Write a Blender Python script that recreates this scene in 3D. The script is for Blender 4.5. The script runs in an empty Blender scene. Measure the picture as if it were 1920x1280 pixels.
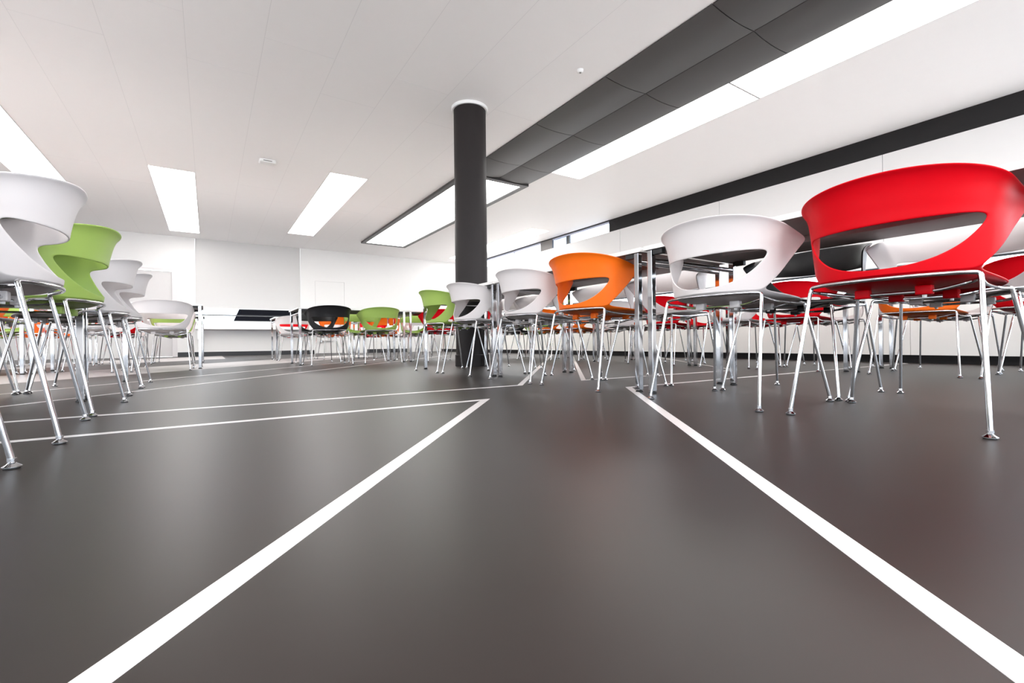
import bpy, bmesh, math, random
from mathutils import Vector, Matrix
random.seed(4)
PI = math.pi
scene = bpy.context.scene
COL = scene.collection

# ------------------------------------------------------------------ materials
def mat(name, color, rough=0.5, metal=0.0, spec=0.5, noise=0.0, nscale=8.0, bump=0.0, bscale=200.0, emit=None, estr=0.0, coat=0.0):
    m = bpy.data.materials.new(name); m.use_nodes = True
    nt = m.node_tree; b = nt.nodes['Principled BSDF']
    b.inputs['Roughness'].default_value = rough
    b.inputs['Metallic'].default_value = metal
    b.inputs['Specular IOR Level'].default_value = spec
    b.inputs['Coat Weight'].default_value = coat
    tc = nt.nodes.new('ShaderNodeTexCoord')
    nz = nt.nodes.new('ShaderNodeTexNoise'); nz.inputs['Scale'].default_value = nscale; nz.inputs['Detail'].default_value = 4
    nt.links.new(tc.outputs['Object'], nz.inputs['Vector'])
    mx = nt.nodes.new('ShaderNodeMix'); mx.data_type = 'RGBA'
    c = list(color)
    mx.inputs[6].default_value = (*[v * (1 - noise) for v in c], 1)
    mx.inputs[7].default_value = (*[min(1, v * (1 + noise)) for v in c], 1)
    nt.links.new(nz.outputs['Fac'], mx.inputs[0])
    nt.links.new(mx.outputs[2], b.inputs['Base Color'])
    if bump:
        n2 = nt.nodes.new('ShaderNodeTexNoise'); n2.inputs['Scale'].default_value = bscale; n2.inputs['Detail'].default_value = 2
        nt.links.new(tc.outputs['Object'], n2.inputs['Vector'])
        bp = nt.nodes.new('ShaderNodeBump'); bp.inputs['Strength'].default_value = bump; bp.inputs['Distance'].default_value = 0.002
        nt.links.new(n2.outputs['Fac'], bp.inputs['Height']); nt.links.new(bp.outputs['Normal'], b.inputs['Normal'])
    if emit:
        b.inputs['Emission Color'].default_value = (*emit, 1); b.inputs['Emission Strength'].default_value = estr
    return m

M_WHITE_WALL = mat('white_paint', (.75, .735, .725), .6, noise=.01)
M_CEIL = mat('ceiling_white', (.93, .905, .90), .5, noise=.008)
M_FLOOR = mat('floor_dark_rubber', (.020, .0138, .0118), .40, spec=.46, noise=.05, nscale=3)
M_LINE = mat('floor_white_inlay', (.80, .76, .755), .3, spec=.5, noise=.02)
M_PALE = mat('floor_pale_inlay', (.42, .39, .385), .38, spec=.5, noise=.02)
M_BLACK = mat('black_lacquer', (.010, .009, .0095), .45, spec=.25, noise=.1)
M_COLUMN = mat('column_dark_paint', (.020, .016, .016), .5, spec=.2, noise=.05)
M_DARKMETAL = mat('dark_satin_metal', (.050, .046, .046), .38, metal=.15, spec=.4, noise=.04, nscale=3)
M_CHROME = mat('chrome', (.57, .57, .585), .07, metal=1.0, noise=.01)
M_STEEL = mat('satin_steel', (.62, .62, .63), .25, metal=1.0, noise=.02)
M_RUBBER = mat('black_rubber', (.015, .015, .016), .6, noise=.1)
M_TOP = mat('table_white_laminate', (.84, .82, .80), .35, noise=.01)
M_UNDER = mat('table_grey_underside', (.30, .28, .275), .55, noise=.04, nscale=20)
M_DOOR = mat('door_grey_laminate', (.62, .595, .59), .45, noise=.02)
M_FRAME = mat('door_frame_grey', (.66, .63, .63), .4, noise=.01)
M_BLIND = mat('blind_fabric', (.60, .588, .58), .7, noise=.01)
M_BENCH = mat('bench_white', (.80, .79, .785), .4, noise=.01)
M_NAVY = mat('baseboard_anthracite', (.022, .023, .027), .4, noise=.05)
M_MULL = mat('mullion_dark', (.02, .022, .026), .4, noise=.05)
M_BUILD = mat('building_black', (.004, .004, .005), .9, spec=0.0, noise=.1)
M_GREYP = mat('grey_infill', (.13, .12, .115), .5, noise=.05)
M_LED = mat('lamp_diffuser', (.9, .9, .9), .4, emit=(1.0, .985, .965), estr=7.0)
M_LED2 = mat('lamp_diffuser_cool', (.9, .9, .9), .4, emit=(.97, 1.0, .96), estr=5.0)
M_LTRIM = mat('lamp_trim', (.55, .53, .53), .4, noise=.01)
M_PLASTIC_W = mat('device_white_plastic', (.82, .81, .80), .4, noise=.01)
def glass():
    m = bpy.data.materials.new('window_glass'); m.use_nodes = True
    nt = m.node_tree; nt.nodes.remove(nt.nodes['Principled BSDF'])
    out = nt.nodes['Material Output']
    tr = nt.nodes.new('ShaderNodeBsdfTransparent'); tr.inputs['Color'].default_value = (.93, .96, .98, 1)
    nt.links.new(tr.outputs[0], out.inputs['Surface'])
    return m
M_GLASS = glass()
M_TINT = glass(); M_TINT.name = 'tinted_glass'
for n_ in M_TINT.node_tree.nodes:
    if n_.type == 'BSDF_TRANSPARENT': n_.inputs['Color'].default_value = (.42, .50, .60, 1)
SHELL = {
    'white': mat('shell_white_plastic', (.78, .73, .725), .42, spec=.28, noise=.01, bump=.05, bscale=900),
    'red': mat('shell_red_plastic', (.68, .002, .009), .42, spec=.12, noise=.02, bump=.05, bscale=900),
    'orange': mat('shell_orange_plastic', (1.0, .17, .008), .42, spec=.28, noise=.02, bump=.05, bscale=900),
    'green': mat('shell_green_plastic', (.37, .52, .12), .42, spec=.28, noise=.02, bump=.05, bscale=900),
    'black': mat('shell_black_plastic', (.013, .012, .013), .38, spec=.28, noise=.05, bump=.05, bscale=900),
}

# ------------------------------------------------------------------ mesh helpers
def link(name, me, m=None, parent=None, loc=(0, 0, 0), rot=0.0):
    o = bpy.data.objects.new(name, me); COL.objects.link(o)
    o.location = loc; o.rotation_euler = (0, 0, rot)
    if parent: o.parent = parent
    if m is not None:
        for mm in (m if isinstance(m, (list, tuple)) else [m]): me.materials.append(mm)
    return o
def mesh_from_bm(bm, name, smooth=True, angle=None):
    bmesh.ops.recalc_face_normals(bm, faces=bm.faces)
    me = bpy.data.meshes.new(name); bm.to_mesh(me); bm.free()
    for p in me.polygons: p.use_smooth = smooth
    if smooth:
        try: me.set_sharp_from_angle(angle=angle if angle else math.radians(35))
        except Exception: pass
    return me
def bm_box(bm, x0, x1, y0, y1, z0, z1, bevel=0.0, mi=0):
    r = bmesh.ops.create_cube(bm, size=1.0)
    vs = r['verts']
    for v in vs:
        v.co = Vector((x0 + (v.co.x + .5) * (x1 - x0), y0 + (v.co.y + .5) * (y1 - y0), z0 + (v.co.z + .5) * (z1 - z0)))
    fs = list({f for v in vs for f in v.link_faces})
    for f in fs: f.material_index = mi
    if bevel:
        es = list({e for v in vs for e in v.link_edges})
        bmesh.ops.bevel(bm, geom=es, offset=bevel, segments=2, affect='EDGES', profile=.6)
def box_me(name, *b, bevel=0.0):
    bm = bmesh.new(); bm_box(bm, *b, bevel=bevel); return mesh_from_bm(bm, name, smooth=False)
def smooth_path(pts, rad, n=5):
    """round the inner corners of a polyline"""
    P = [Vector(p) for p in pts]; out = [P[0]]
    for i in range(1, len(P) - 1):
        a, b, c = P[i - 1], P[i], P[i + 1]
        d1 = (a - b); d2 = (c - b)
        r = min(rad, d1.length * .45, d2.length * .45)
        p1 = b + d1.normalized() * r; p2 = b + d2.normalized() * r
        for k in range(n + 1):
            t = k / n
            out.append(p1 * (1 - t) ** 2 + b * 2 * t * (1 - t) + p2 * t ** 2)
    out.append(P[-1]); return out
def bm_tube(bm, pts, r, seg=10, cap=True):
    P = [Vector(p) for p in pts]; rings = []
    up = None
    for i, p in enumerate(P):
        t = (P[min(i + 1, len(P) - 1)] - P[max(i - 1, 0)]).normalized()
        if up is None:
            up = t.orthogonal().normalized()
        up = (up - t * up.dot(t)).normalized()
        s = t.cross(up)
        rr = r[i] if isinstance(r, (list, tuple)) else r
        rings.append([bm.verts.new(p + (up * math.cos(2 * PI * k / seg) + s * math.sin(2 * PI * k / seg)) * rr) for k in range(seg)])
    for a, b in zip(rings, rings[1:]):
        for k in range(seg):
            bm.faces.new((a[k], a[(k + 1) % seg], b[(k + 1) % seg], b[k]))
    if cap:
        bm.faces.new(list(reversed(rings[0]))); bm.faces.new(rings[-1])
def bm_lathe(bm, prof, seg=20, loc=(0, 0, 0)):
    L = Vector(loc); rings = []
    for r, z in prof:
        if r < 1e-5: rings.append([bm.verts.new(L + Vector((0, 0, z)))])
        else: rings.append([bm.verts.new(L + Vector((r * math.cos(2 * PI * k / seg), r * math.sin(2 * PI * k / seg), z))) for k in range(seg)])
    for a, b in zip(rings, rings[1:]):
        for k in range(seg):
            k2 = (k + 1) % seg
            if len(a) == 1 and len(b) > 1: bm.faces.new((a[0], b[k2], b[k]))
            elif len(b) == 1 and len(a) > 1: bm.faces.new((a[k], a[k2], b[0]))
            elif len(a) > 1: bm.faces.new((a[k], a[k2], b[k2], b[k]))
def bm_prism(bm, pts, z0, z1, mi=0):
    a = [bm.verts.new((x, y, z0)) for x, y in pts]; b = [bm.verts.new((x, y, z1)) for x, y in pts]
    n = len(pts)
    fs = [bm.faces.new(list(reversed(a))), bm.faces.new(b)] + [bm.faces.new((a[i], a[(i + 1) % n], b[(i + 1) % n], b[i])) for i in range(n)]
    for f in fs: f.material_index = mi
def empty(name, loc, rot=0.0):
    o = bpy.data.objects.new(name, None); COL.objects.link(o); o.location = loc; o.rotation_euler = (0, 0, rot)
    o.empty_display_size = .1
    return o
def tag(o, label=None, cat=None, group=None, kind=None):
    if label: o['label'] = label
    if cat: o['category'] = cat
    if group: o['group'] = group
    if kind: o['kind'] = kind
    return o
def structure(name, me, m, label=None, parent=None):
    o = link(name, me, m, parent)
    if parent is None:
        o['kind'] = 'structure'
    if label: o['label'] = label
    return o

# ------------------------------------------------------------------ camera
YAW, PITCH, ROLL, FPX = 0.580860353, 0.00211051455, -0.0107499637, 866.806878
def cam_matrix():
    cy, sy = math.cos(YAW), math.sin(YAW)
    A = Matrix(((cy, -sy, 0), (sy, cy, 0), (0, 0, 1)))
    B = Matrix(((1, 0, 0), (0, 0, -1), (0, 1, 0)))
    cp, sp = math.cos(PITCH), math.sin(PITCH)
    P = Matrix(((1, 0, 0), (0, cp, sp), (0, -sp, cp)))
    cr, sr = math.cos(ROLL), math.sin(ROLL)
    Q = Matrix(((cr, -sr, 0), (sr, cr, 0), (0, 0, 1)))
    M = Q @ P @ B @ A
    return (M.transposed() @ Matrix(((1, 0, 0), (0, -1, 0), (0, 0, -1)))).to_4x4()
cam = bpy.data.cameras.new('camera'); cam.sensor_width = 36; cam.lens = FPX / 1920 * 36; cam.clip_start = .02; cam.clip_end = 200
co = bpy.data.objects.new('camera', cam); COL.objects.link(co)
co.matrix_world = Matrix.Translation((0, 0, .28)) @ cam_matrix()
scene.camera = co

# ------------------------------------------------------------------ room shell
XL, XR, YB, YF, ZC = -7.5, 7.92, -5.5, 14.9, 3.15
# floor with its inlaid lines (one mesh, three materials)
bm = bmesh.new()
bm_box(bm, XL - .2, XR + .2, YB - .2, YF + .2, -.15, 0)
def strip(p, q, w, mi=1, z=.0008):
    p, q = Vector((p[0], p[1])), Vector((q[0], q[1])); d = (q - p).normalized(); n = Vector((-d.y, d.x)) * w / 2
    bm_prism(bm, [p - n, q - n, q + n, p + n], 0.0, z, mi)
W = .036
def poly(pts, mi=1, z=.0008): bm_prism(bm, pts, 0.0, z, mi)
def mline(pts, w=W, z=.0008, mi=1):
    """mitred line along a polyline"""
    V = [Vector(p) for p in pts]; L = []; R = []
    for i, p in enumerate(V):
        d1 = (V[i] - V[i - 1]).normalized() if i > 0 else None
        d2 = (V[i + 1] - V[i]).normalized() if i < len(V) - 1 else None
        if d1 is None: d1 = d2
        if d2 is None: d2 = d1
        n1 = Vector((-d1.y, d1.x)); n2 = Vector((-d2.y, d2.x))
        m = (n1 + n2).normalized(); k = min(w / 2 / max(m.dot(n1), .2), .09)
        L.append(p + m * k); R.append(p - m * k)
    for i in range(len(V) - 1):
        poly([R[i], R[i + 1], L[i + 1], L[i]], mi, z)
S = 1.195                                                   # slope of the diagonals
def ydiag(x, x0, y0): return y0 + S * (x - x0)
mline([(-3.6, ydiag(-3.6, 1.135, 1.975)), (1.135, 1.975), (-7.2, 1.995)])
mline([(-7.2, 2.545), (1.70, 2.50), (6.4, ydiag(6.4, 1.70, 2.50))])
mline([(-4.0, ydiag(-4.0, 2.135, 1.965)), (2.135, 1.965), (6.5, 1.90)])
mline([(7.6, ydiag(7.6, 2.28, 2.53)), (2.28, 2.53), (4.10, 2.46), (7.2, ydiag(7.2, 4.10, 2.46))])
mline([(-5.4, ydiag(-5.4, -.832, 3.178)), (4.6, ydiag(4.6, -.832, 3.178))], .032, .0009)
mline([(-6.0, ydiag(-6.0, -1.056, 4.037)), (3.4, ydiag(3.4, -1.056, 4.037))], .032, .0009)
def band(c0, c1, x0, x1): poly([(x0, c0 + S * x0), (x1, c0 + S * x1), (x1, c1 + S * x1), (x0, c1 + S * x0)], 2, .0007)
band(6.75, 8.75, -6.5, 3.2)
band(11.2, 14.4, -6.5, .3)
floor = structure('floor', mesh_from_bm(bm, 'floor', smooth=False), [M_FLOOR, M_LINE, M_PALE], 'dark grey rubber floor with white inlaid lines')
# ceiling
bm = bmesh.new(); bm_box(bm, XL - .2, XR + .2, YB - .2, YF + .2, ZC, ZC + .15)
def groove_x(y, x0, x1): bm_box(bm, x0, x1, y - .002, y + .002, ZC - .0006, ZC + .001, mi=1)
def groove_y(x, y0, y1): bm_box(bm, x - .002, x + .002, y0, y1, ZC - .0006, ZC + .001, mi=1)
for gx in (-5.16, -4.53, -3.91, -3.285, -2.66, -2.035, -1.41, -.785, -.16, .46, 1.09, 1.715, 2.34, 2.965):
    groove_y(gx, YB, YF)
for k, gx in enumerate((-5.16, -4.53, -3.91, -3.285, -2.66, -2.035, -1.41, -.785, -.16, .46, 1.09, 1.715, 2.34, 2.965)):
    for y in (-3.9, .9, 5.6, 10.3): groove_x(y + (-.75 if k % 2 else 0), gx, gx + .625)
structure('ceiling', mesh_from_bm(bm, 'ceiling', smooth=False), [M_CEIL, mat('ceiling_joint', (.80, .78, .78), .6)], 'white panelled ceiling')
# walls. far wall: niche between x = -.287 and 2.30
NX0, NX1 = -.287, 2.30
bm = bmesh.new()
bm_box(bm, XL, -1.80, YF, YF + .3, 0, ZC)
bm_box(bm, -1.80, -.68, YF, YF + .3, 2.29, ZC)
bm_box(bm, -.68, NX0, YF, YF + .3, 0, ZC)
bm_box(bm, NX0, NX1, YF, YF + .3, 0, .94)
bm_box(bm, NX1, 2.70, YF, YF + .3, 0, ZC)
bm_box(bm, 2.70, 3.55, YF, YF + .3, 2.2, ZC)
bm_box(bm, 3.55, 5.60, YF, YF + .3, 0, ZC)
bm_box(bm, 5.60, XR + .3, YF, YF + .3, 0, ZC)
structure('wall_far', mesh_from_bm(bm, 'wall_far', smooth=False), M_WHITE_WALL, 'white far wall')
# blind in the niche of the far window
bl = empty('roller_blind', ((NX0 + NX1) / 2, YF + .06, ZC))
tag(bl, 'wide off-white roller blind lowered over the far wall window', 'blind')
link('blind_cloth', box_me('blind_cloth', NX0 - (NX0 + NX1) / 2 + .004, NX1 - (NX0 + NX1) / 2 - .004, -.004, .004, 1.31 - ZC, -.0005), M_BLIND, bl)
bm = bmesh.new(); bm_tube(bm, [(-1.285, 0, 1.30 - ZC), (1.285, 0, 1.30 - ZC)], .013, 10)
link('bottom_bar', mesh_from_bm(bm, 'bottom_bar'), M_BENCH, bl)
# far window
w = structure('window_1', box_me('window_1', NX0, NX1, YF + .17, YF + .23, .94, .97), M_MULL, 'low window strip below the far blind')
link('transom', box_me('transom', NX0, NX1, YF + .17, YF + .23, 1.105, 1.135), M_MULL, w)
link('pane', box_me('pane', NX0, NX1, YF + .195, YF + .205, .97, ZC), M_GLASS, w)
# window bench below it
bn = empty('window_bench', (1.0, YF - .18, 0)); tag(bn, 'white window bench shelf under the blind on the far wall', 'bench')
link('bench_top', box_me('bench_top', NX0 - 1.0, 2.68 - 1.0, -.17, .175, .715, .94, bevel=.004), M_BENCH, bn)
link('bracket', box_me('bracket', -1.25, -1.21, -.12, .175, .45, .714), M_BENCH, bn)
link('bracket', box_me('bracket', 1.52, 1.56, -.12, .175, .45, .714), M_BENCH, bn)
# baseboards
structure('baseboard_far', box_me('baseboard_far', -.675, 2.66, YF - .015, YF - .001, 0, .115), M_NAVY)
structure('baseboard_far_2', box_me('baseboard_far_2', 4.24, 5.56, YF - .015, YF - .001, 0, .115), M_NAVY)
# door 1 (grey, left) and door 2 (white)
d = structure('door_1', box_me('door_1', -1.69, -.79, YF + .05, YF + .09, .005, 2.225), M_DOOR, 'grey flush door in far wall')
bm = bmesh.new(); bm_box(bm, -1.80, -1.695, YF - .012, YF + .12, 0, 2.29); bm_box(bm, -.785, -.68, YF - .012, YF + .12, 0, 2.29); bm_box(bm, -1.695, -.785, YF - .012, YF + .12, 2.245, 2.29)
link('door_frame', mesh_from_bm(bm, 'door_frame', smooth=False), M_FRAME, d)
bm = bmesh.new(); bm_tube(bm, smooth_path([(-1.60, YF + .05, 1.05), (-1.60, YF - .0, 1.05), (-1.48, YF - .0, 1.05)], .02), .01, 8)
link('door_handle', mesh_from_bm(bm, 'door_handle'), M_STEEL, d)
d = structure('door_2', box_me('door_2', 2.705, 3.545, YF + .003, YF + .09, .012, 2.197), M_WHITE_WALL, 'white flush door in far wall')
bm = bmesh.new(); bm_box(bm, 2.705, 3.545, YF + .001, YF + .095, 0, .0115)
link('door_seal', mesh_from_bm(bm, 'door_seal', smooth=False), M_NAVY, d)
bm = bmesh.new(); bm_tube(bm, smooth_path([(2.83, YF + .01, .98), (2.83, YF - .045, .98), (2.95, YF - .045, .98)], .02), .01, 8)
link('door_handle', mesh_from_bm(bm, 'door_handle'), M_STEEL, d)
# left and back walls (with unseen windows added to let in more daylight)
bm = bmesh.new()
bm_box(bm, XL - .3, XL, YB, YF + .3, 0, .12); bm_box(bm, XL - .3, XL, YB, YF + .3, 2.9, ZC)
for a, b in ((YB, -4.5), (-.3, .3), (4.5, 5.1), (9.3, YF + .3)): bm_box(bm, XL - .3, XL, a, b, .12, 2.9)
structure('wall_left', mesh_from_bm(bm, 'wall_left', smooth=False), M_WHITE_WALL)
bm = bmesh.new()
bm_box(bm, XL, XR + .3, YB - .3, YB, 0, .12); bm_box(bm, XL, XR + .3, YB - .3, YB, 2.9, ZC)
for a, b in ((XL, -6.7), (-2.5, -1.9), (2.3, 2.9), (7.1, XR + .3)): bm_box(bm, a, b, YB - .3, YB, .12, 2.9)
structure('wall_back', mesh_from_bm(bm, 'wall_back', smooth=False), M_WHITE_WALL)
for i, (a, b) in enumerate(((-4.5, -.3), (.3, 4.5), (5.1, 9.3))):
    o = structure('window_%d' % (4 + i), box_me('pane', XL - .16, XL - .15, a, b, .12, 2.9), M_GLASS)  # panes of the unseen side windows, added for daylight on the ceiling
for i, (a, b) in enumerate(((-6.7, -2.5), (-1.9, 2.3), (2.9, 7.1))):
    o = structure('window_%d' % (7 + i), box_me('pane', a, b, YB - .16, YB - .15, .12, 2.9), M_GLASS)  # unseen back windows, likewise added as a daylight source
# right wall
XB = 6.64
bm = bmesh.new()
bm_box(bm, XR, XR + .25, YB, YF, 0, 1.06)
ys = [YB, -2.6, .1, 2.55, 5.03, 7.5, 9.97, 12.4, YF]
for a, b in zip(ys[2:], ys[3:]): bm_box(bm, XR, XR + .25, a + .003, b - .003, 1.285, 2.855)      # panels behind the viewpoint left out, unseen, to brighten the left row
for y in (YB + .05, -3.7, -1.8): bm_box(bm, XR, XR + .25, y, y + .12, 1.06, 2.855)
structure('wall_right', mesh_from_bm(bm, 'wall_right', smooth=False), mat('window_wall_panel', (.68, .665, .66), .55, noise=.01), 'white panelled window wall')
bm = bmesh.new()
ys2 = [YB + .01, -2.95, -.5, 1.9, 4.35, 6.8, 9.25, 11.7, YF - .36]
for a, b in zip(ys2, ys2[1:]): bm_box(bm, XB, XR - .001, a + .002, b - .002, .09, .975)
structure('wall_right_lower', mesh_from_bm(bm, 'wall_right_lower', smooth=False), mat('parapet_cream', (.86, .83, .80), .5, noise=.01), 'low cream parapet along the windows')
o = structure('window_10', box_me('pane', XR + .115, XR + .122, YB, .1, 1.29, 2.85), M_GLASS)  # unseen window, added to light the left row from this side
structure('baseboard_right', box_me('baseboard_right', XB + .03, XB + .2, YB + .01, YF - .36, 0, .09), M_BLACK, 'black recessed plinth')
w = structure('window_2', box_me('window_2', XR + .10, XR + .14, YB, YF, 1.262, 1.284), M_MULL, 'low ribbon window along the right wall')
link('pane', box_me('pane', XR + .115, XR + .122, YB, YF, 1.06, 1.262), M_GLASS, w)
for y in (-.5, 1.9, 4.3, 6.7, 9.4, 11.9):
    link('window_post', box_me('window_post', XR + .10, XR + .14, y, y + .06, 1.06, 1.262), M_MULL, w)
# clerestory: black infill panels towards the viewer, glass farther on
structure('trim_1', box_me('trim_1', XR + .02, XR + .08, YB, 7.86, 2.857, ZC - .002), M_BLACK, 'black band under the ceiling on the window wall')
structure('trim_2', box_me('trim_2', XR + .03, XR + .09, 10.04, 10.57, 2.857, ZC - .03), M_GREYP, 'grey infill panel in the clerestory')
w = structure('window_3', box_me('window_3', XR + .02, XR + .10, 7.862, YF, ZC - .024, ZC - .002), M_MULL, 'clerestory window strip below the ceiling')
link('pane', box_me('pane', XR + .10, XR + .107, 7.862, 9.36, 2.857, ZC - .024), M_GLASS, w)
o = link('pane', box_me('pane', XR + .10, XR + .107, 9.47, 10.04, 2.857, ZC - .024), M_TINT, w); o['label'] = 'blue tinted pane'
link('pane', box_me('pane', XR + .10, XR + .107, 10.57, YF, 2.857, ZC - .024), M_GLASS, w)
link('window_post', box_me('window_post', XR + .06, XR + .12, 9.36, 9.47, 2.857, ZC - .024), M_MULL, w)
link('window_post', box_me('window_post', XR + .10, XR + .13, 12.03, 12.07, 2.857, ZC - .024), M_LTRIM, w)
link('frame_strip', box_me('frame_strip', XR + .05, XR + .10, 7.862, YF, ZC - .06, ZC - .026), mat('window_frame_lilac', (.55, .55, .68), .4), w)

# dark ceiling panels (two runs of satin panels, slightly bowed)
bm = bmesh.new()
def bowed(x0, x1, y0, y1, sag):
    n = 10; g = .004; rows = []
    for i in range(n + 1):
        t = i / n; x = x0 + g + (x1 - x0 - 2 * g) * t; z = ZC - .012 - sag * (1 - (2 * t - 1) ** 2)
        rows.append([bm.verts.new((x, y0 + g, z)), bm.verts.new((x, y1 - g, z)), bm.verts.new((x, y1 - g, ZC - .001)), bm.verts.new((x, y0 + g, ZC - .001))])
    for a, b in zip(rows, rows[1:]):
        for k in range(4): bm.faces.new((a[k], b[k], b[(k + 1) % 4], a[(k + 1) % 4]))
    bm.faces.new(rows[0]); bm.faces.new(rows[-1])
yy = [6.82, 6.15, 4.87, 3.60, 2.33, 1.05, -.23, -1.5, -2.8, -4.1, YB + .02]
for b, a in zip(yy, yy[1:]):
    bowed(3.605, 4.245, a, b, .022); bowed(4.245, 4.868, a, b, .022)
structure('trim_3', mesh_from_bm(bm, 'trim_3', angle=math.radians(25)), M_DARKMETAL, 'dark satin metal ceiling panels')

# black column
bm = bmesh.new(); bm_lathe(bm, [(0, 0), (.196, 0), (.196, ZC - .0), (0, ZC - .0)], 48)
colm = empty('column', (2.700, 5.005, 0)); tag(colm, 'round black column from floor to ceiling beside the tables', 'column')
link('shaft', mesh_from_bm(bm, 'shaft'), M_COLUMN, colm)
bm = bmesh.new(); bm_lathe(bm, [(.1965, 0), (.207, 0), (.207, .135), (.203, .14), (.1965, .14)], 48)
link('plinth_ring', mesh_from_bm(bm, 'plinth_ring'), M_COLUMN, colm)
bm = bmesh.new(); bm_lathe(bm, [(.1965, ZC - .035), (.215, ZC - .035), (.222, ZC - .02), (.222, ZC - .001), (.1965, ZC - .001)], 48)
link('collar', mesh_from_bm(bm, 'collar'), M_PLASTIC_W, colm)

# ceiling lights
def light_panel(x0, x1, y0, y1, label, trim=.008, dz=.006, lm=None, tm=None, group='recessed ceiling light panels'):
    cx, cy = (x0 + x1) / 2, (y0 + y1) / 2
    r = empty('ceiling_light', (cx, cy, ZC)); tag(r, label, 'ceiling light', group)
    a, b = (x1 - x0) / 2, (y1 - y0) / 2
    bm = bmesh.new()
    bm_box(bm, -a, -a + trim, -b, b, -dz, -.0008); bm_box(bm, a - trim, a, -b, b, -dz, -.0008)
    bm_box(bm, -a + trim, a - trim, -b, -b + trim, -dz, -.0008); bm_box(bm, -a + trim, a - trim, b - trim, b, -dz, -.0008)
    link('frame', mesh_from_bm(bm, 'frame', smooth=False), tm or M_LTRIM, r)
    link('diffuser', box_me('diffuser', -a + trim, a - trim, -b + trim, b - trim, -dz * .6, -.001), lm or M_LED, r)
    return r
light_panel(-2.66, -2.035, 5.0, 10.9, 'long white ceiling light above the chairs at the photo edge, leftmost of the ceiling lights')
light_panel(-.79, -.165, 9.25, 14.2, 'white ceiling light nearest the grey door')
light_panel(1.715, 2.34, 8.08, 13.05, 'white ceiling light between the grey door light and the framed light')
light_panel(4.87, 5.50, 2.96, 6.15, 'long bright ceiling light beside the dark metal panels, far section')
light_panel(4.87, 5.50, -.27, 2.953, 'long bright ceiling light beside the dark metal panels, near section')
light_panel(6.80, 7.39, 9.42, 14.2, 'white ceiling light near the clerestory windows behind the column')
light_panel(3.60, 4.88, 6.83, 13.15, 'wide ceiling light with dark grey frame passing behind the black column', .10, .045, M_LED2, M_DARKMETAL, None)
for x, y0, y1, wh in ((-2.66, -2.5, 2.5, 'in line with the long panel above the photo-edge chairs'), (-.79, -4.5, .3, 'in line with the panel by the grey door'),
                      (1.715, -4.8, -.4, 'in line with the panel left of the framed light'), (4.87, -4.6, -.5, 'continuing the long light beside the dark panels'),
                      (-4.8, 5, 10, 'near the glazed side wall, towards the far end'), (-4.8, -3, 2, 'near the glazed side wall, towards the back wall'), (-6.6, 0, 5, 'close against the glazed side wall')):
    light_panel(x, x + .625, y0, y1, 'added white ceiling light out of view, ' + wh)  # unseen panels, added to help light the room
# small ceiling devices
r = empty('ceiling_sensor', (.785, 8.07, ZC)); tag(r, 'white oblong sensor box on the ceiling between two light panels', 'sensor')
bm = bmesh.new(); bm_box(bm, -.115, .115, -.075, .075, -.055, -.001, bevel=.018); link('housing', mesh_from_bm(bm, 'housing', angle=math.radians(60)), M_PLASTIC_W, r)
bm = bmesh.new(); bm_box(bm, -.06, .06, -.079, -.074, -.036, -.026); link('slot', mesh_from_bm(bm, 'slot', smooth=False), M_GREYP, r)
r = empty('smoke_detector', (3.305, 3.665, ZC)); tag(r, 'small round white smoke detector next to the dark ceiling panels', 'smoke detector')
bm = bmesh.new(); bm_lathe(bm, [(0, -.03), (.022, -.03), (.03, -.022), (.036, -.001), (0, -.001)], 24); link('housing', mesh_from_bm(bm, 'housing'), M_PLASTIC_W, r)
bm = bmesh.new(); bm_lathe(bm, [(0, -.034), (.008, -.034), (.010, -.0302), (0, -.0302)], 12); link('lens', mesh_from_bm(bm, 'lens'), M_GREYP, r)
r = empty('wall_fixture', (2.98, YF - .02, 0)); 
tag(r, 'small white pipe fixture low on the far wall by the white door', 'pipe fixture')
bm = bmesh.new(); bm_box(bm, .07, .20, -.04, .019, .42, .62, bevel=.006); link('box', mesh_from_bm(bm, 'box', smooth=False), M_FRAME, r)
bm = bmesh.new(); bm_tube(bm, smooth_path([(-.12, -.03, .40), (.22, -.03, .40)], .02), .018, 8); bm_tube(bm, [(.0, -.03, .40), (.0, -.03, .05)], .014, 8); bm_tube(bm, [(.15, -.03, .40), (.15, -.03, .05)], .014, 8)
link('pipe', mesh_from_bm(bm, 'pipe'), M_FRAME, r)
bm = bmesh.new(); bm_lathe(bm, [(0, -.03), (.035, -.03), (.035, .03), (0, .03)], 14, (-.12, -.03, .38)); link('valve', mesh_from_bm(bm, 'valve'), M_STEEL, r)

structure('light_blocking_ground', box_me('light_blocking_ground', XR + .3, XR + 60, -40, 50, -3.2, -3.0), mat('light_blocking_dark', (.09, .09, .09), .8, noise=.1))  # unseen dark slab, added to block upward light into the right-hand windows
# dark building outside the far window
r = empty('building', (3.0, 20.0, 0)); tag(r, 'black sloping building seen through the low far window', 'building')
bm = bmesh.new()
a = [bm.verts.new((x - 3.0, -2.0, z)) for x, z in ((.42, 0), (.42, .15), (1.9, 3.8), (9, 3.8), (9, 0))]
b = [bm.verts.new((v.co.x, 3.0, v.co.z)) for v in a]
bm.faces.new(a); bm.faces.new(list(reversed(b)))
for i in range(5): bm.faces.new((a[i], a[(i + 1) % 5], b[(i + 1) % 5], b[i]))
link('facade', mesh_from_bm(bm, 'facade', smooth=False), M_BUILD, r)

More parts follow.
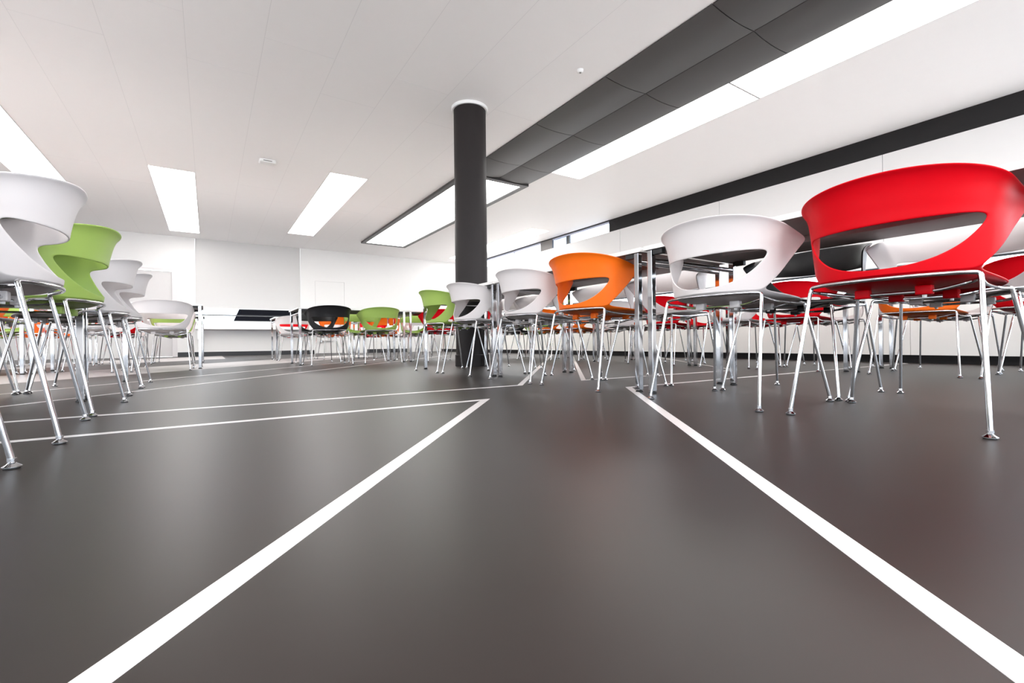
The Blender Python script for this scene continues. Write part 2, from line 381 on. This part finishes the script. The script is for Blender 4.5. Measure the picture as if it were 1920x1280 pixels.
# ------------------------------------------------------------------ the chair
SP = dict(a0=.2589, a1=.0215, a2=-.0104, r0=.2433, r1=.0279, r2=.0304, y0=-.0485, n=1.8414, n1=.4615, wx=.0738,
          zr0=.801, zr1=.0988, ut=1.3654, pr=1.5563, zo0=.6484, zo1=.0025, uo=.745, zb=.5051, q=2.5557, ub=.6562, zs=.4869, fl=.0316)
SHY = -.0035
def surf(u, z):
    t = (z - .48) / .31; k = min(max((z - .66) / .13, 0), 2) ** 2
    a = SP['a0'] + SP['a1'] * t + SP['fl'] * k; r = SP['r0'] + SP['r1'] * t + SP['r2'] * k
    n = SP['n'] + SP['n1'] * min(max(t, 0), 1.2)
    s = -1 if u < 0 else 1; au = abs(u); th = min(au, 1) * PI / 2
    x = a * max(math.sin(th), 0) ** (2 / n); y = SP['y0'] - (r + SP['y0']) * max(math.cos(th), 0) ** (2 / n)
    e = max(au - 1, 0)
    return Vector((s * (x + SP['wx'] * e), y + .25 * e + SHY, z))
def make_shell():
    zo = SP['zo0'] + SP['zo1']; zt = SP['zr0'] - SP['zr1']
    # half loop of (u,z): inner = opening edge, outer = shell edge
    NB, NS, NT = 7, 9, 11
    inner, outer = [], []
    # bottom centre -> opening corner (along the rear strut edge) ; outer: along the bottom, then up the front edge
    for i in range(NB + NS):
        t = i / (NB + NS)
        if i < NB:
            k = i / NB; o = (SP['ub'] * k, SP['zs'])
        else:
            k = (i - NB) / NS; o = (SP['ub'] + (SP['ut'] - SP['ub']) * k, SP['zs'] + (zt - SP['zs']) * k ** (1 + SP['a2']))
        # inner point by arc along u
        uu = SP['uo'] * (1 - (1 - t) ** 1.25)
        inner.append((uu, SP['zb'] + (zo - SP['zb']) * (uu / SP['uo']) ** SP['q'])); outer.append(o)
    for i in range(NT + 1):
        k = i / NT
        ui = SP['uo'] * (1 - k); uo_ = SP['ut'] * (1 - k)
        inner.append((ui, SP['zo0'] + SP['zo1'] * (ui / SP['uo']) ** 2)); outer.append((uo_, SP['zr0'] - SP['zr1'] * (1 - k) ** SP['pr']))
    ic = NB + NS
    for it in range(5):                                        # round the upper corners of the opening and the tips
        q = list(inner)
        for j in range(ic - 4, ic + 5):
            q[j] = (.5 * inner[j][0] + .25 * (inner[j - 1][0] + inner[j + 1][0]), .5 * inner[j][1] + .25 * (inner[j - 1][1] + inner[j + 1][1]))
        inner = q
    n = len(inner)
    loop_i = inner + [(-u, z) for u, z in reversed(inner[1:-1])]
    loop_o = outer + [(-u, z) for u, z in reversed(outer[1:-1])]
    bm = bmesh.new(); FR = (0, .08, .25, .42, .6, .78, .93, 1.0); R = len(FR) - 1; grid = []
    for (ui, zi), (uo, zo_) in zip(loop_i, loop_o):
        row = []
        for k in range(R + 1):
            f = FR[k]; p = surf(ui + (uo - ui) * f, zi + (zo_ - zi) * f)
            if k < R and f > .5 and zo_ > .69:                  # small turned-out lip along the top rim
                w_ = min(1, (zo_ - .69) / .02) * (.5 if f < .7 else 1)
                nrm = Vector((p.x, p.y - .05, 0)).normalized(); p = p - nrm * .006 * w_
            row.append(bm.verts.new(p))
        grid.append(row)
    m = len(grid)
    for i in range(m):
        a, b = grid[i], grid[(i + 1) % m]
        for k in range(R): bm.faces.new((a[k], a[k + 1], b[k + 1], b[k]))
    # seat pan: boundary = bottom of the back part, then sides and front
    back = [grid[i][R] for i in range(NB + 1)]                # centre -> right strut foot
    left = [grid[(m - i) % m][R] for i in range(1, NB + 1)]
    e = back[-1].co
    half = []
    for x, y, z in ((.222, -.03, .480), (.226, .04, .474), (.228, .11, .468), (.224, .165, .462), (.205, .205, .455), (.165, .228, .448), (.11, .240, .443), (.055, .246, .441)):
        half.append((x, y + SHY, z))
    right_vs = [bm.verts.new(p) for p in half]
    front = bm.verts.new((0, .248 + SHY, .440))
    left_vs = [bm.verts.new((-x, y, z)) for x, y, z in half]
    ring = back + right_vs + [front] + list(reversed(left_vs)) + list(reversed(left))
    C = Vector((0, .0 + SHY, 0))
    def pan_z(x, y):
        y -= SHY
        return .452 + .10 * (abs(x) / .23) ** 3 * .12 + (.02 if y < 0 else .004) * (abs(y) / .24) ** 3 - .004 * max(0, 1 - (x * x + (y + .05) ** 2) / .03)
    prev = ring; K = [.955, .88, .74, .56, .36, .18]
    for j, k in enumerate(K):
        cur = []
        for v in ring:
            p = C.lerp(Vector((v.co.x, v.co.y, 0)), k)
            zt_ = pan_z(p.x, p.y)
            f = (.55, .9, 1, 1, 1, 1)[j]
            z = v.co.z * (1 - f) + zt_ * f
            if v.co.y > .1 + SHY and j == 0: z = .461          # waterfall front edge
            cur.append(bm.verts.new((p.x, p.y, z)))
        L = len(ring)
        for i in range(L): bm.faces.new((prev[i], prev[(i + 1) % L], cur[(i + 1) % L], cur[i]))
        prev = cur
    c = bm.verts.new((C.x, C.y, pan_z(C.x, C.y)))
    for i in range(len(prev)): bm.faces.new((prev[i], prev[(i + 1) % len(prev)], c))
    bmesh.ops.recalc_face_normals(bm, faces=bm.faces)
    me = bpy.data.meshes.new('tmp'); bm.to_mesh(me); bm.free()
    for p in me.polygons: p.use_smooth = True
    o = bpy.data.objects.new('tmp', me); COL.objects.link(o)
    so = o.modifiers.new('s', 'SOLIDIFY'); so.thickness = .0065; fc = me.polygons[0]; so.offset = -1 if fc.normal.dot(Vector((fc.center.x, fc.center.y - .05, 0))) > 0 else 1
    ss = o.modifiers.new('u', 'SUBSURF'); ss.levels = 2; ss.render_levels = 2
    dg = bpy.context.evaluated_depsgraph_get()
    out = bpy.data.meshes.new_from_object(o.evaluated_get(dg)); out.name = 'shell'
    bpy.data.objects.remove(o); bpy.data.meshes.remove(me)
    for p in out.polygons: p.use_smooth = True
    return out
TR = .0068
def make_chair_meshes():
    D = {}
    D['shell'] = make_shell()
    D['shell'].materials.append(None)
    # rear legs + frame
    def leg(sx, rear):
        bm = bmesh.new(); s = -1 if rear else 1
        top = (sx * .232, s * (.185 if rear else .175), .452) if rear else (sx * .225, .19, .428)
        ft = (sx * .2644, -.271, .017) if rear else (sx * .284, .274, .017)
        bm_tube(bm, [ft, top], TR, 12)
        me = mesh_from_bm(bm, 'leg'); me.materials.append(M_CHROME); return me
    D['legs'] = [leg(-1, True), leg(1, True), leg(-1, False), leg(1, False)]
    def glide(sx, sy):
        gx, gy = (sx * .2644, -.271) if sy < 0 else (sx * .284, .274)
        bm = bmesh.new(); bm_lathe(bm, [(0, .024), (.0085, .024), (.009, .016), (.0065, .014), (.011, .010), (.0175, .0055), (.0175, .004), (0, .004)], 20, (gx, gy, 0))
        bm_lathe(bm, [(.0, .004), (.0145, .004), (.0145, .0002), (0, .0002)], 16, (gx, gy, 0))
        for f in bm.faces:
            if f.calc_center_median().z < .0041: f.material_index = 1
        me = mesh_from_bm(bm, 'foot_glide'); me.materials.append(M_CHROME); me.materials.append(M_RUBBER); return me
    D['glides'] = [glide(-1, -1), glide(1, -1), glide(-1, 1), glide(1, 1)]
    bm = bmesh.new()
    # rear bar: bowed, joins both rear legs
    arc = [(-.232, -.185, .452), (-.226, -.178, .468), (-.200, -.196, .473)]
    arc = smooth_path([(-.2325, -.186, .447), (-.229, -.180, .472), (-.19, -.200, .4745)], .03, 6)
    mid = [(x, -.200 - .045 * (1 - (x / .19) ** 2), .4745) for x in (-.15, -.1, -.05, 0, .05, .1, .15)]
    arc2 = [(-p[0], p[1], p[2]) for p in reversed([tuple(v) for v in arc])]
    bm_tube(bm, arc + mid + arc2, TR, 12)
    # front rail: from one front leg, dipping to the clips, to the other
    bm_tube(bm, smooth_path([(-.2255, .1905, .424), (-.222, .187, .449), (-.17, .168, .448), (-.10, .15, .430), (.10, .15, .430), (.17, .168, .448), (.222, .187, .449), (.2255, .1905, .424)], .03, 5), TR * .85, 10)
    # rear rail under the seat
    bm_tube(bm, smooth_path([(-.228, -.176, .455), (-.205, -.130, .452), (-.12, -.125, .432), (.12, -.125, .432), (.205, -.130, .452), (.228, -.176, .455)], .03, 5), TR * .8, 10)
    # side rails
    for s in (-1, 1):
        bm_tube(bm, smooth_path([(s * .229, -.180, .458), (s * .212, -.06, .446), (s * .212, .10, .441), (s * .222, .183, .444)], .05, 4), TR * .8, 10)
    D['frame'] = mesh_from_bm(bm, 'seat_frame'); D['frame'].materials.append(M_CHROME)
    def clip(x, y):
        bm = bmesh.new(); bm_box(bm, x - .022, x + .022, y - .014, y + .014, .421, .452, bevel=.005)
        me = mesh_from_bm(bm, 'clip', angle=math.radians(60)); me.materials.append(None); return me
    D['clips'] = [clip(-.085, -.125), (clip(.085, -.125)), clip(-.08, .15), clip(.08, .15)]
    def screw(x, y):
        bm = bmesh.new(); bm_lathe(bm, [(0, .413), (.006, .413), (.0065, .4205), (0, .4205)], 10, (x, y, 0))
        me = mesh_from_bm(bm, 'stacking_bumper'); me.materials.append(M_PLASTIC_W); return me
    D['bumpers'] = [screw(-.085, -.125), screw(.085, -.125), screw(-.08, .15), screw(.08, .15)]
    return D
CM = make_chair_meshes()
def chair(x, y, rot, color, label, group):
    """x,y: centre between the feet; rot 0 = facing +Y"""
    r = empty('chair', (x, y, 0), rot); tag(r, label, 'chair', group)
    def part(name, me, parent=r, colored=False):
        o = bpy.data.objects.new(name, me); COL.objects.link(o); o.parent = parent
        if colored:
            o.material_slots[0].link = 'OBJECT'; o.material_slots[0].material = SHELL[color]
        return o
    part('seat_shell', CM['shell'], colored=True)
    part('seat_frame', CM['frame'])
    for i in range(4):
        l = part('leg', CM['legs'][i]); part('foot_glide', CM['glides'][i], l)
        c = part('clip', CM['clips'][i], colored=True); part('bumper', CM['bumpers'][i], c)
    return r

# ------------------------------------------------------------------ the table (local: length along X)
TL, TW, TZ = 1.525, .80, .789
def make_table_meshes():
    D = {}
    bm = bmesh.new(); bm_box(bm, -TL / 2, TL / 2, -TW / 2, TW / 2, TZ - .024, TZ, bevel=.002)
    for f in bm.faces:
        f.material_index = 1 if f.normal.z < -.9 and f.calc_center_median().z < TZ - .02 else 0
    bmesh.ops.recalc_face_normals(bm, faces=bm.faces)
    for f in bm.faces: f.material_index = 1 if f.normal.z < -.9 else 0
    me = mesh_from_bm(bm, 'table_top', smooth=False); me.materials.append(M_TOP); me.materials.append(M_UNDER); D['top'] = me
    lx, ly, h = .728, .377, .0155
    D['legs'], D['feet'], D['brk'] = [], [], []
    for sx, sy in ((-1, -1), (1, -1), (-1, 1), (1, 1)):
        bm = bmesh.new(); bm_box(bm, sx * lx - h, sx * lx + h, sy * ly - h, sy * ly + h, .012, TZ - .0245, bevel=.0025)
        me = mesh_from_bm(bm, 'leg', smooth=False); me.materials.append(M_CHROME); D['legs'].append(me)
        bm = bmesh.new(); bm_lathe(bm, [(0, .0119), (.012, .0119), (.020, .006), (.020, .0003), (0, .0003)], 14, (sx * lx, sy * ly, 0))
        me = mesh_from_bm(bm, 'leg_foot'); me.materials.append(M_RUBBER); D['feet'].append(me)
        bm = bmesh.new(); bm_box(bm, sx * (lx - .050) - .030, sx * (lx - .050) + .030, sy * ly - .014, sy * ly + .014, TZ - .052, TZ - .0245, bevel=.003)
        me = mesh_from_bm(bm, 'bracket', smooth=False); me.materials.append(M_RUBBER); D['brk'].append(me)
    D['rails'] = []
    for sx in (-1, 1):
        bm = bmesh.new(); bm_tube(bm, [(sx * lx, -ly + h, TZ - .075), (sx * lx, ly - h, TZ - .075)], .014, 12)
        me = mesh_from_bm(bm, 'rail'); me.materials.append(M_CHROME); D['rails'].append(me)
    bm = bmesh.new(); bm_box(bm, -lx + .19, lx - .19, -.03, .03, TZ - .055, TZ - .0245, bevel=.003)
    me = mesh_from_bm(bm, 'beam', smooth=False); me.materials.append(M_UNDER); D['beam'] = me
    return D
TM = make_table_meshes()
def table(x, y, rot, label, group):
    r = empty('table', (x, y, 0), rot); tag(r, label, 'table', group)
    def part(name, me, parent=r):
        o = bpy.data.objects.new(name, me); COL.objects.link(o); o.parent = parent; return o
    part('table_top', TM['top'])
    for i in range(4):
        l = part('leg', TM['legs'][i]); part('leg_foot', TM['feet'][i], l); part('bracket', TM['brk'][i])
    for m in TM['rails']: part('rail', m)
    part('beam', TM['beam'])
    return r

YT = (.921, 2.457, 3.993)            # table centres of a lengthwise row
ORD = ('nearest', 'second', 'third', 'fourth', 'fifth')
# rows running away from the viewer
GT = 'white-topped cafeteria tables'
for i in range(3):
    table(-.925 if i else -1.02, YT[i], PI / 2, 'white table, %s of the row along the photo edge by the grey door' % ORD[i], GT)
    table(2.362, YT[i] * 1.008, PI / 2, 'white table, %s of the row that ends at the black column' % ORD[i], GT)
YB5 = YT + (5.529, 7.065)
for i in range(5):
    table(4.91, YB5[i], PI / 2, 'white table, %s of the row beside the low cream parapet' % ORD[i], GT)
# crosswise tables before the far wall
for nm, ty in (('front', 7.175), ('rear', 9.73)):
    for tx, wh in ((-2.345, 'farthest from the column'), (-.815, 'nearest the grey door'), (1.765, 'behind the black chair' if nm == 'front' else 'in front of the window bench'), (3.325, 'behind the black column')):
        table(tx, ty, 0, 'white crosswise table of the %s row, %s' % (nm, wh), GT)

# ---- chairs
A1, A2 = (.605, 1.23), (2.14, 2.77)
FR, FL, FF, FB = -PI / 2, PI / 2, 0.0, PI        # facing +X, -X, +Y, -Y
OFF = .27
GC = 'plastic shell chairs with chrome legs'
def place(x, y, rot, color, where, dx=0, dy=0, dr=0.0):
    chair(x + dx, y + dy, rot + dr, color, '%s shell chair, %s' % (color, where), GC)
xa = 2.078; xa2 = 2.672
tA = 'of the row ending at the column'
place(xa, .602, FR, 'red', 'large, nearest the viewer, its back towards us', dx=-.002, dr=-.023)
place(xa, 1.241, FR, 'white', 'aisle side of the nearest column-row table, beside the big red chair', dx=-.017, dr=-.006)
place(xa, 2.15, FR, 'orange', 'aisle side of the second column-row table, between two white chairs', dx=.005, dr=-.012)
place(xa, 2.80, FR, 'white', 'aisle side of the second column-row table, beside the orange chair')
place(xa, 3.66, FR, 'white', 'aisle side of the third column-row table, before the column')
place(xa, 4.29, FR, 'green', 'aisle side of the third column-row table, last before the column', dx=-.01)
place(xa2, .62, FL, 'white', 'window side of the nearest column-row table, behind the big red chair')
place(xa2, 1.23, FL, 'black', 'window side of the nearest column-row table, seen through the red chair')
place(xa2, 2.14, FL, 'white', 'window side of the second column-row table, facing the orange chair')
place(xa2, 2.77, FL, 'white', 'window side of the second column-row table, far seat')
place(xa2, 3.66, FL, 'white', 'window side of the third column-row table, near seat')
place(xa2, 4.29, FL, 'white', 'window side of the third column-row table, by the column')
# parapet row
xb = 4.640; xb2 = 5.242
for y, c, w in ((.61, 'red', 'nearest table of the parapet row, near seat'), (1.245, 'orange', 'nearest table of the parapet row, far seat'),
                (2.14, 'red', 'second table of the parapet row, near seat'), (2.75, 'white', 'second table of the parapet row, far seat'),
                (3.61, 'red', 'third table of the parapet row, near seat'), (4.29, 'white', 'third table of the parapet row, far seat'),
                (5.21, 'orange', 'fourth table of the parapet row, near seat'), (5.84, 'orange', 'fourth table of the parapet row, far seat'),
                (6.75, 'black', 'fifth table of the parapet row, near seat'), (7.38, 'white', 'fifth table of the parapet row, far seat')):
    place(xb, y, FR, c, 'back to the aisle, ' + w)
for y, c, w in ((.61, 'white', 'nearest table of the parapet row, near seat'), (1.245, 'white', 'nearest table of the parapet row, far seat'),
                (2.14, 'white', 'second table of the parapet row, near seat'), (2.77, 'red', 'second table of the parapet row, far seat'),
                (3.66, 'red', 'third table of the parapet row, near seat'), (4.29, 'white', 'third table of the parapet row, far seat'),
                (5.21, 'white', 'fourth table of the parapet row, near seat'), (5.84, 'orange', 'fourth table of the parapet row, far seat'),
                (6.75, 'green', 'fifth table of the parapet row, near seat'), (7.38, 'green', 'fifth table of the parapet row, far seat')):
    place(xb2, y, FL, c, 'back to the parapet, ' + w)
# row at the photo edge
xl = -.65; xl2 = -1.245
place(-.726, 1.375, FL, 'white', 'mostly cut off at the photo edge, only a leg visible', dr=-.33)
place(xl, 2.092, FL, 'white', 'closest of the photo-edge row, seen from its side', dr=.06)
place(xl, 2.772, FL, 'green', 'second of the photo-edge row, seen from its side', dx=.005, dr=-.069)
place(xl, 3.67, FL, 'white', 'third of the photo-edge row, beyond the green chair')
place(xl, 4.29, FL, 'white', 'last of the photo-edge row, before the grey door')
place(xl2, 3.66, FR, 'white', 'far side of the photo-edge row, underside just visible')
place(xl2, 4.29, FR, 'white', 'far side of the photo-edge row, last seat')
# crosswise rows
y1, y1b = 6.766, 7.59
for x, c, w in ((-2.66, 'orange', 'front crosswise row, outermost, back to us'), (-2.0, 'orange', 'front crosswise row, second from the photo edge, back to us'), (-1.13, 'white', 'front crosswise row, hidden behind the photo-edge chairs'),
                (-.44, 'white', 'front crosswise row, before the grey door, back to us'), (1.39, 'black', 'front crosswise row, back to us'), (2.085, 'green', 'front crosswise row, next to the black chair, back to us'),
                (3.02, 'red', 'front crosswise row, left of the column, back to us'), (3.66, 'red', 'front crosswise row, behind the column, back to us')):
    place(x, y1, FF, c, w)
for x, c, w in ((-2.66, 'white', 'front crosswise row, outermost, facing us'), (-2.0, 'green', 'front crosswise row, second from the photo edge, facing us'), (-1.13, 'white', 'front crosswise row, third from the photo edge, facing us'),
                (-.44, 'white', 'front crosswise row, facing us, opposite the white one'), (1.40, 'black', 'front crosswise row, facing us, opposite the black one'), (2.085, 'green', 'front crosswise row, facing us, opposite the green one'),
                (3.02, 'green', 'front crosswise row, facing us, left of the column'), (3.66, 'white', 'front crosswise row, facing us, behind the column')):
    place(x, y1b, FB, c, w)
y2, y2b = 9.325, 10.145
for x, c, w in ((-2.66, 'orange', 'rear crosswise row, outermost, back to us'), (-2.05, 'orange', 'rear crosswise row, second from the photo edge, back to us'), (-1.15, 'red', 'rear crosswise row, before the grey door, back to us'),
                (-.48, 'green', 'rear crosswise row, seen through a white chair back'), (1.30, 'white', 'rear crosswise row, beside the black chair, back to us'), (2.05, 'orange', 'rear crosswise row, seen through the black chair back'),
                (3.02, 'orange', 'rear crosswise row, between green and red chairs, back to us'), (3.66, 'white', 'rear crosswise row, behind the column, back to us')):
    place(x, y2, FF, c, w)
for x, c, w in ((-2.66, 'green', 'rear crosswise row, outermost, facing the viewer'), (-2.05, 'orange', 'rear crosswise row, second from the photo edge, facing the viewer'), (-1.15, 'white', 'rear crosswise row, before the grey door, facing the viewer'),
                (-.48, 'white', 'rear crosswise row, by the window bench corner, facing the viewer'), (1.43, 'red', 'rear crosswise row, before the window bench, facing the viewer'), (2.05, 'white', 'rear crosswise row, opposite the far orange one, facing the viewer'),
                (3.02, 'red', 'rear crosswise row, left of the column, facing the viewer'), (3.66, 'white', 'rear crosswise row, behind the column, facing the viewer')):
    place(x, y2b, FB, c, w)

# ------------------------------------------------------------------ daylight
wd = bpy.data.worlds.new('sky'); scene.world = wd; wd.use_nodes = True
nt = wd.node_tree; bg = nt.nodes['Background']
tc = nt.nodes.new('ShaderNodeTexCoord'); sp = nt.nodes.new('ShaderNodeSeparateXYZ'); rp = nt.nodes.new('ShaderNodeValToRGB')
nt.links.new(tc.outputs['Generated'], sp.inputs[0])
mr = nt.nodes.new('ShaderNodeMapRange'); mr.inputs['From Min'].default_value = -1; mr.inputs['From Max'].default_value = 1
nt.links.new(sp.outputs['Z'], mr.inputs['Value']); nt.links.new(mr.outputs[0], rp.inputs[0])
rp.color_ramp.elements[0].position = .3; rp.color_ramp.elements[0].color = (1.75, 1.68, 1.62, 1)
rp.color_ramp.elements[1].position = .62; rp.color_ramp.elements[1].color = (.80, .87, .96, 1)
nt.links.new(rp.outputs[0], bg.inputs['Color'])
mx = nt.nodes.new('ShaderNodeMapRange'); mx.inputs['From Min'].default_value = -1; mx.inputs['From Max'].default_value = 1
mx.inputs['To Min'].default_value = 2.5; mx.inputs['To Max'].default_value = 6.0           # sky made stronger towards the window side to brighten the left row
nt.links.new(sp.outputs['X'], mx.inputs['Value']); nt.links.new(mx.outputs[0], bg.inputs['Strength'])

scene.view_settings.view_transform = 'Standard'; scene.view_settings.look = 'None'
scene.view_settings.gamma = 1; scene.view_settings.use_curve_mapping = False
scene.view_settings.exposure = 0.55
scene.cycles.max_bounces = 10; scene.cycles.diffuse_bounces = 6; scene.cycles.glossy_bounces = 5; scene.cycles.transparent_max_bounces = 12
scene.cycles.use_denoising = True
scene.cycles.sample_clamp_indirect = 6.0
scene.cycles.caustics_reflective = False
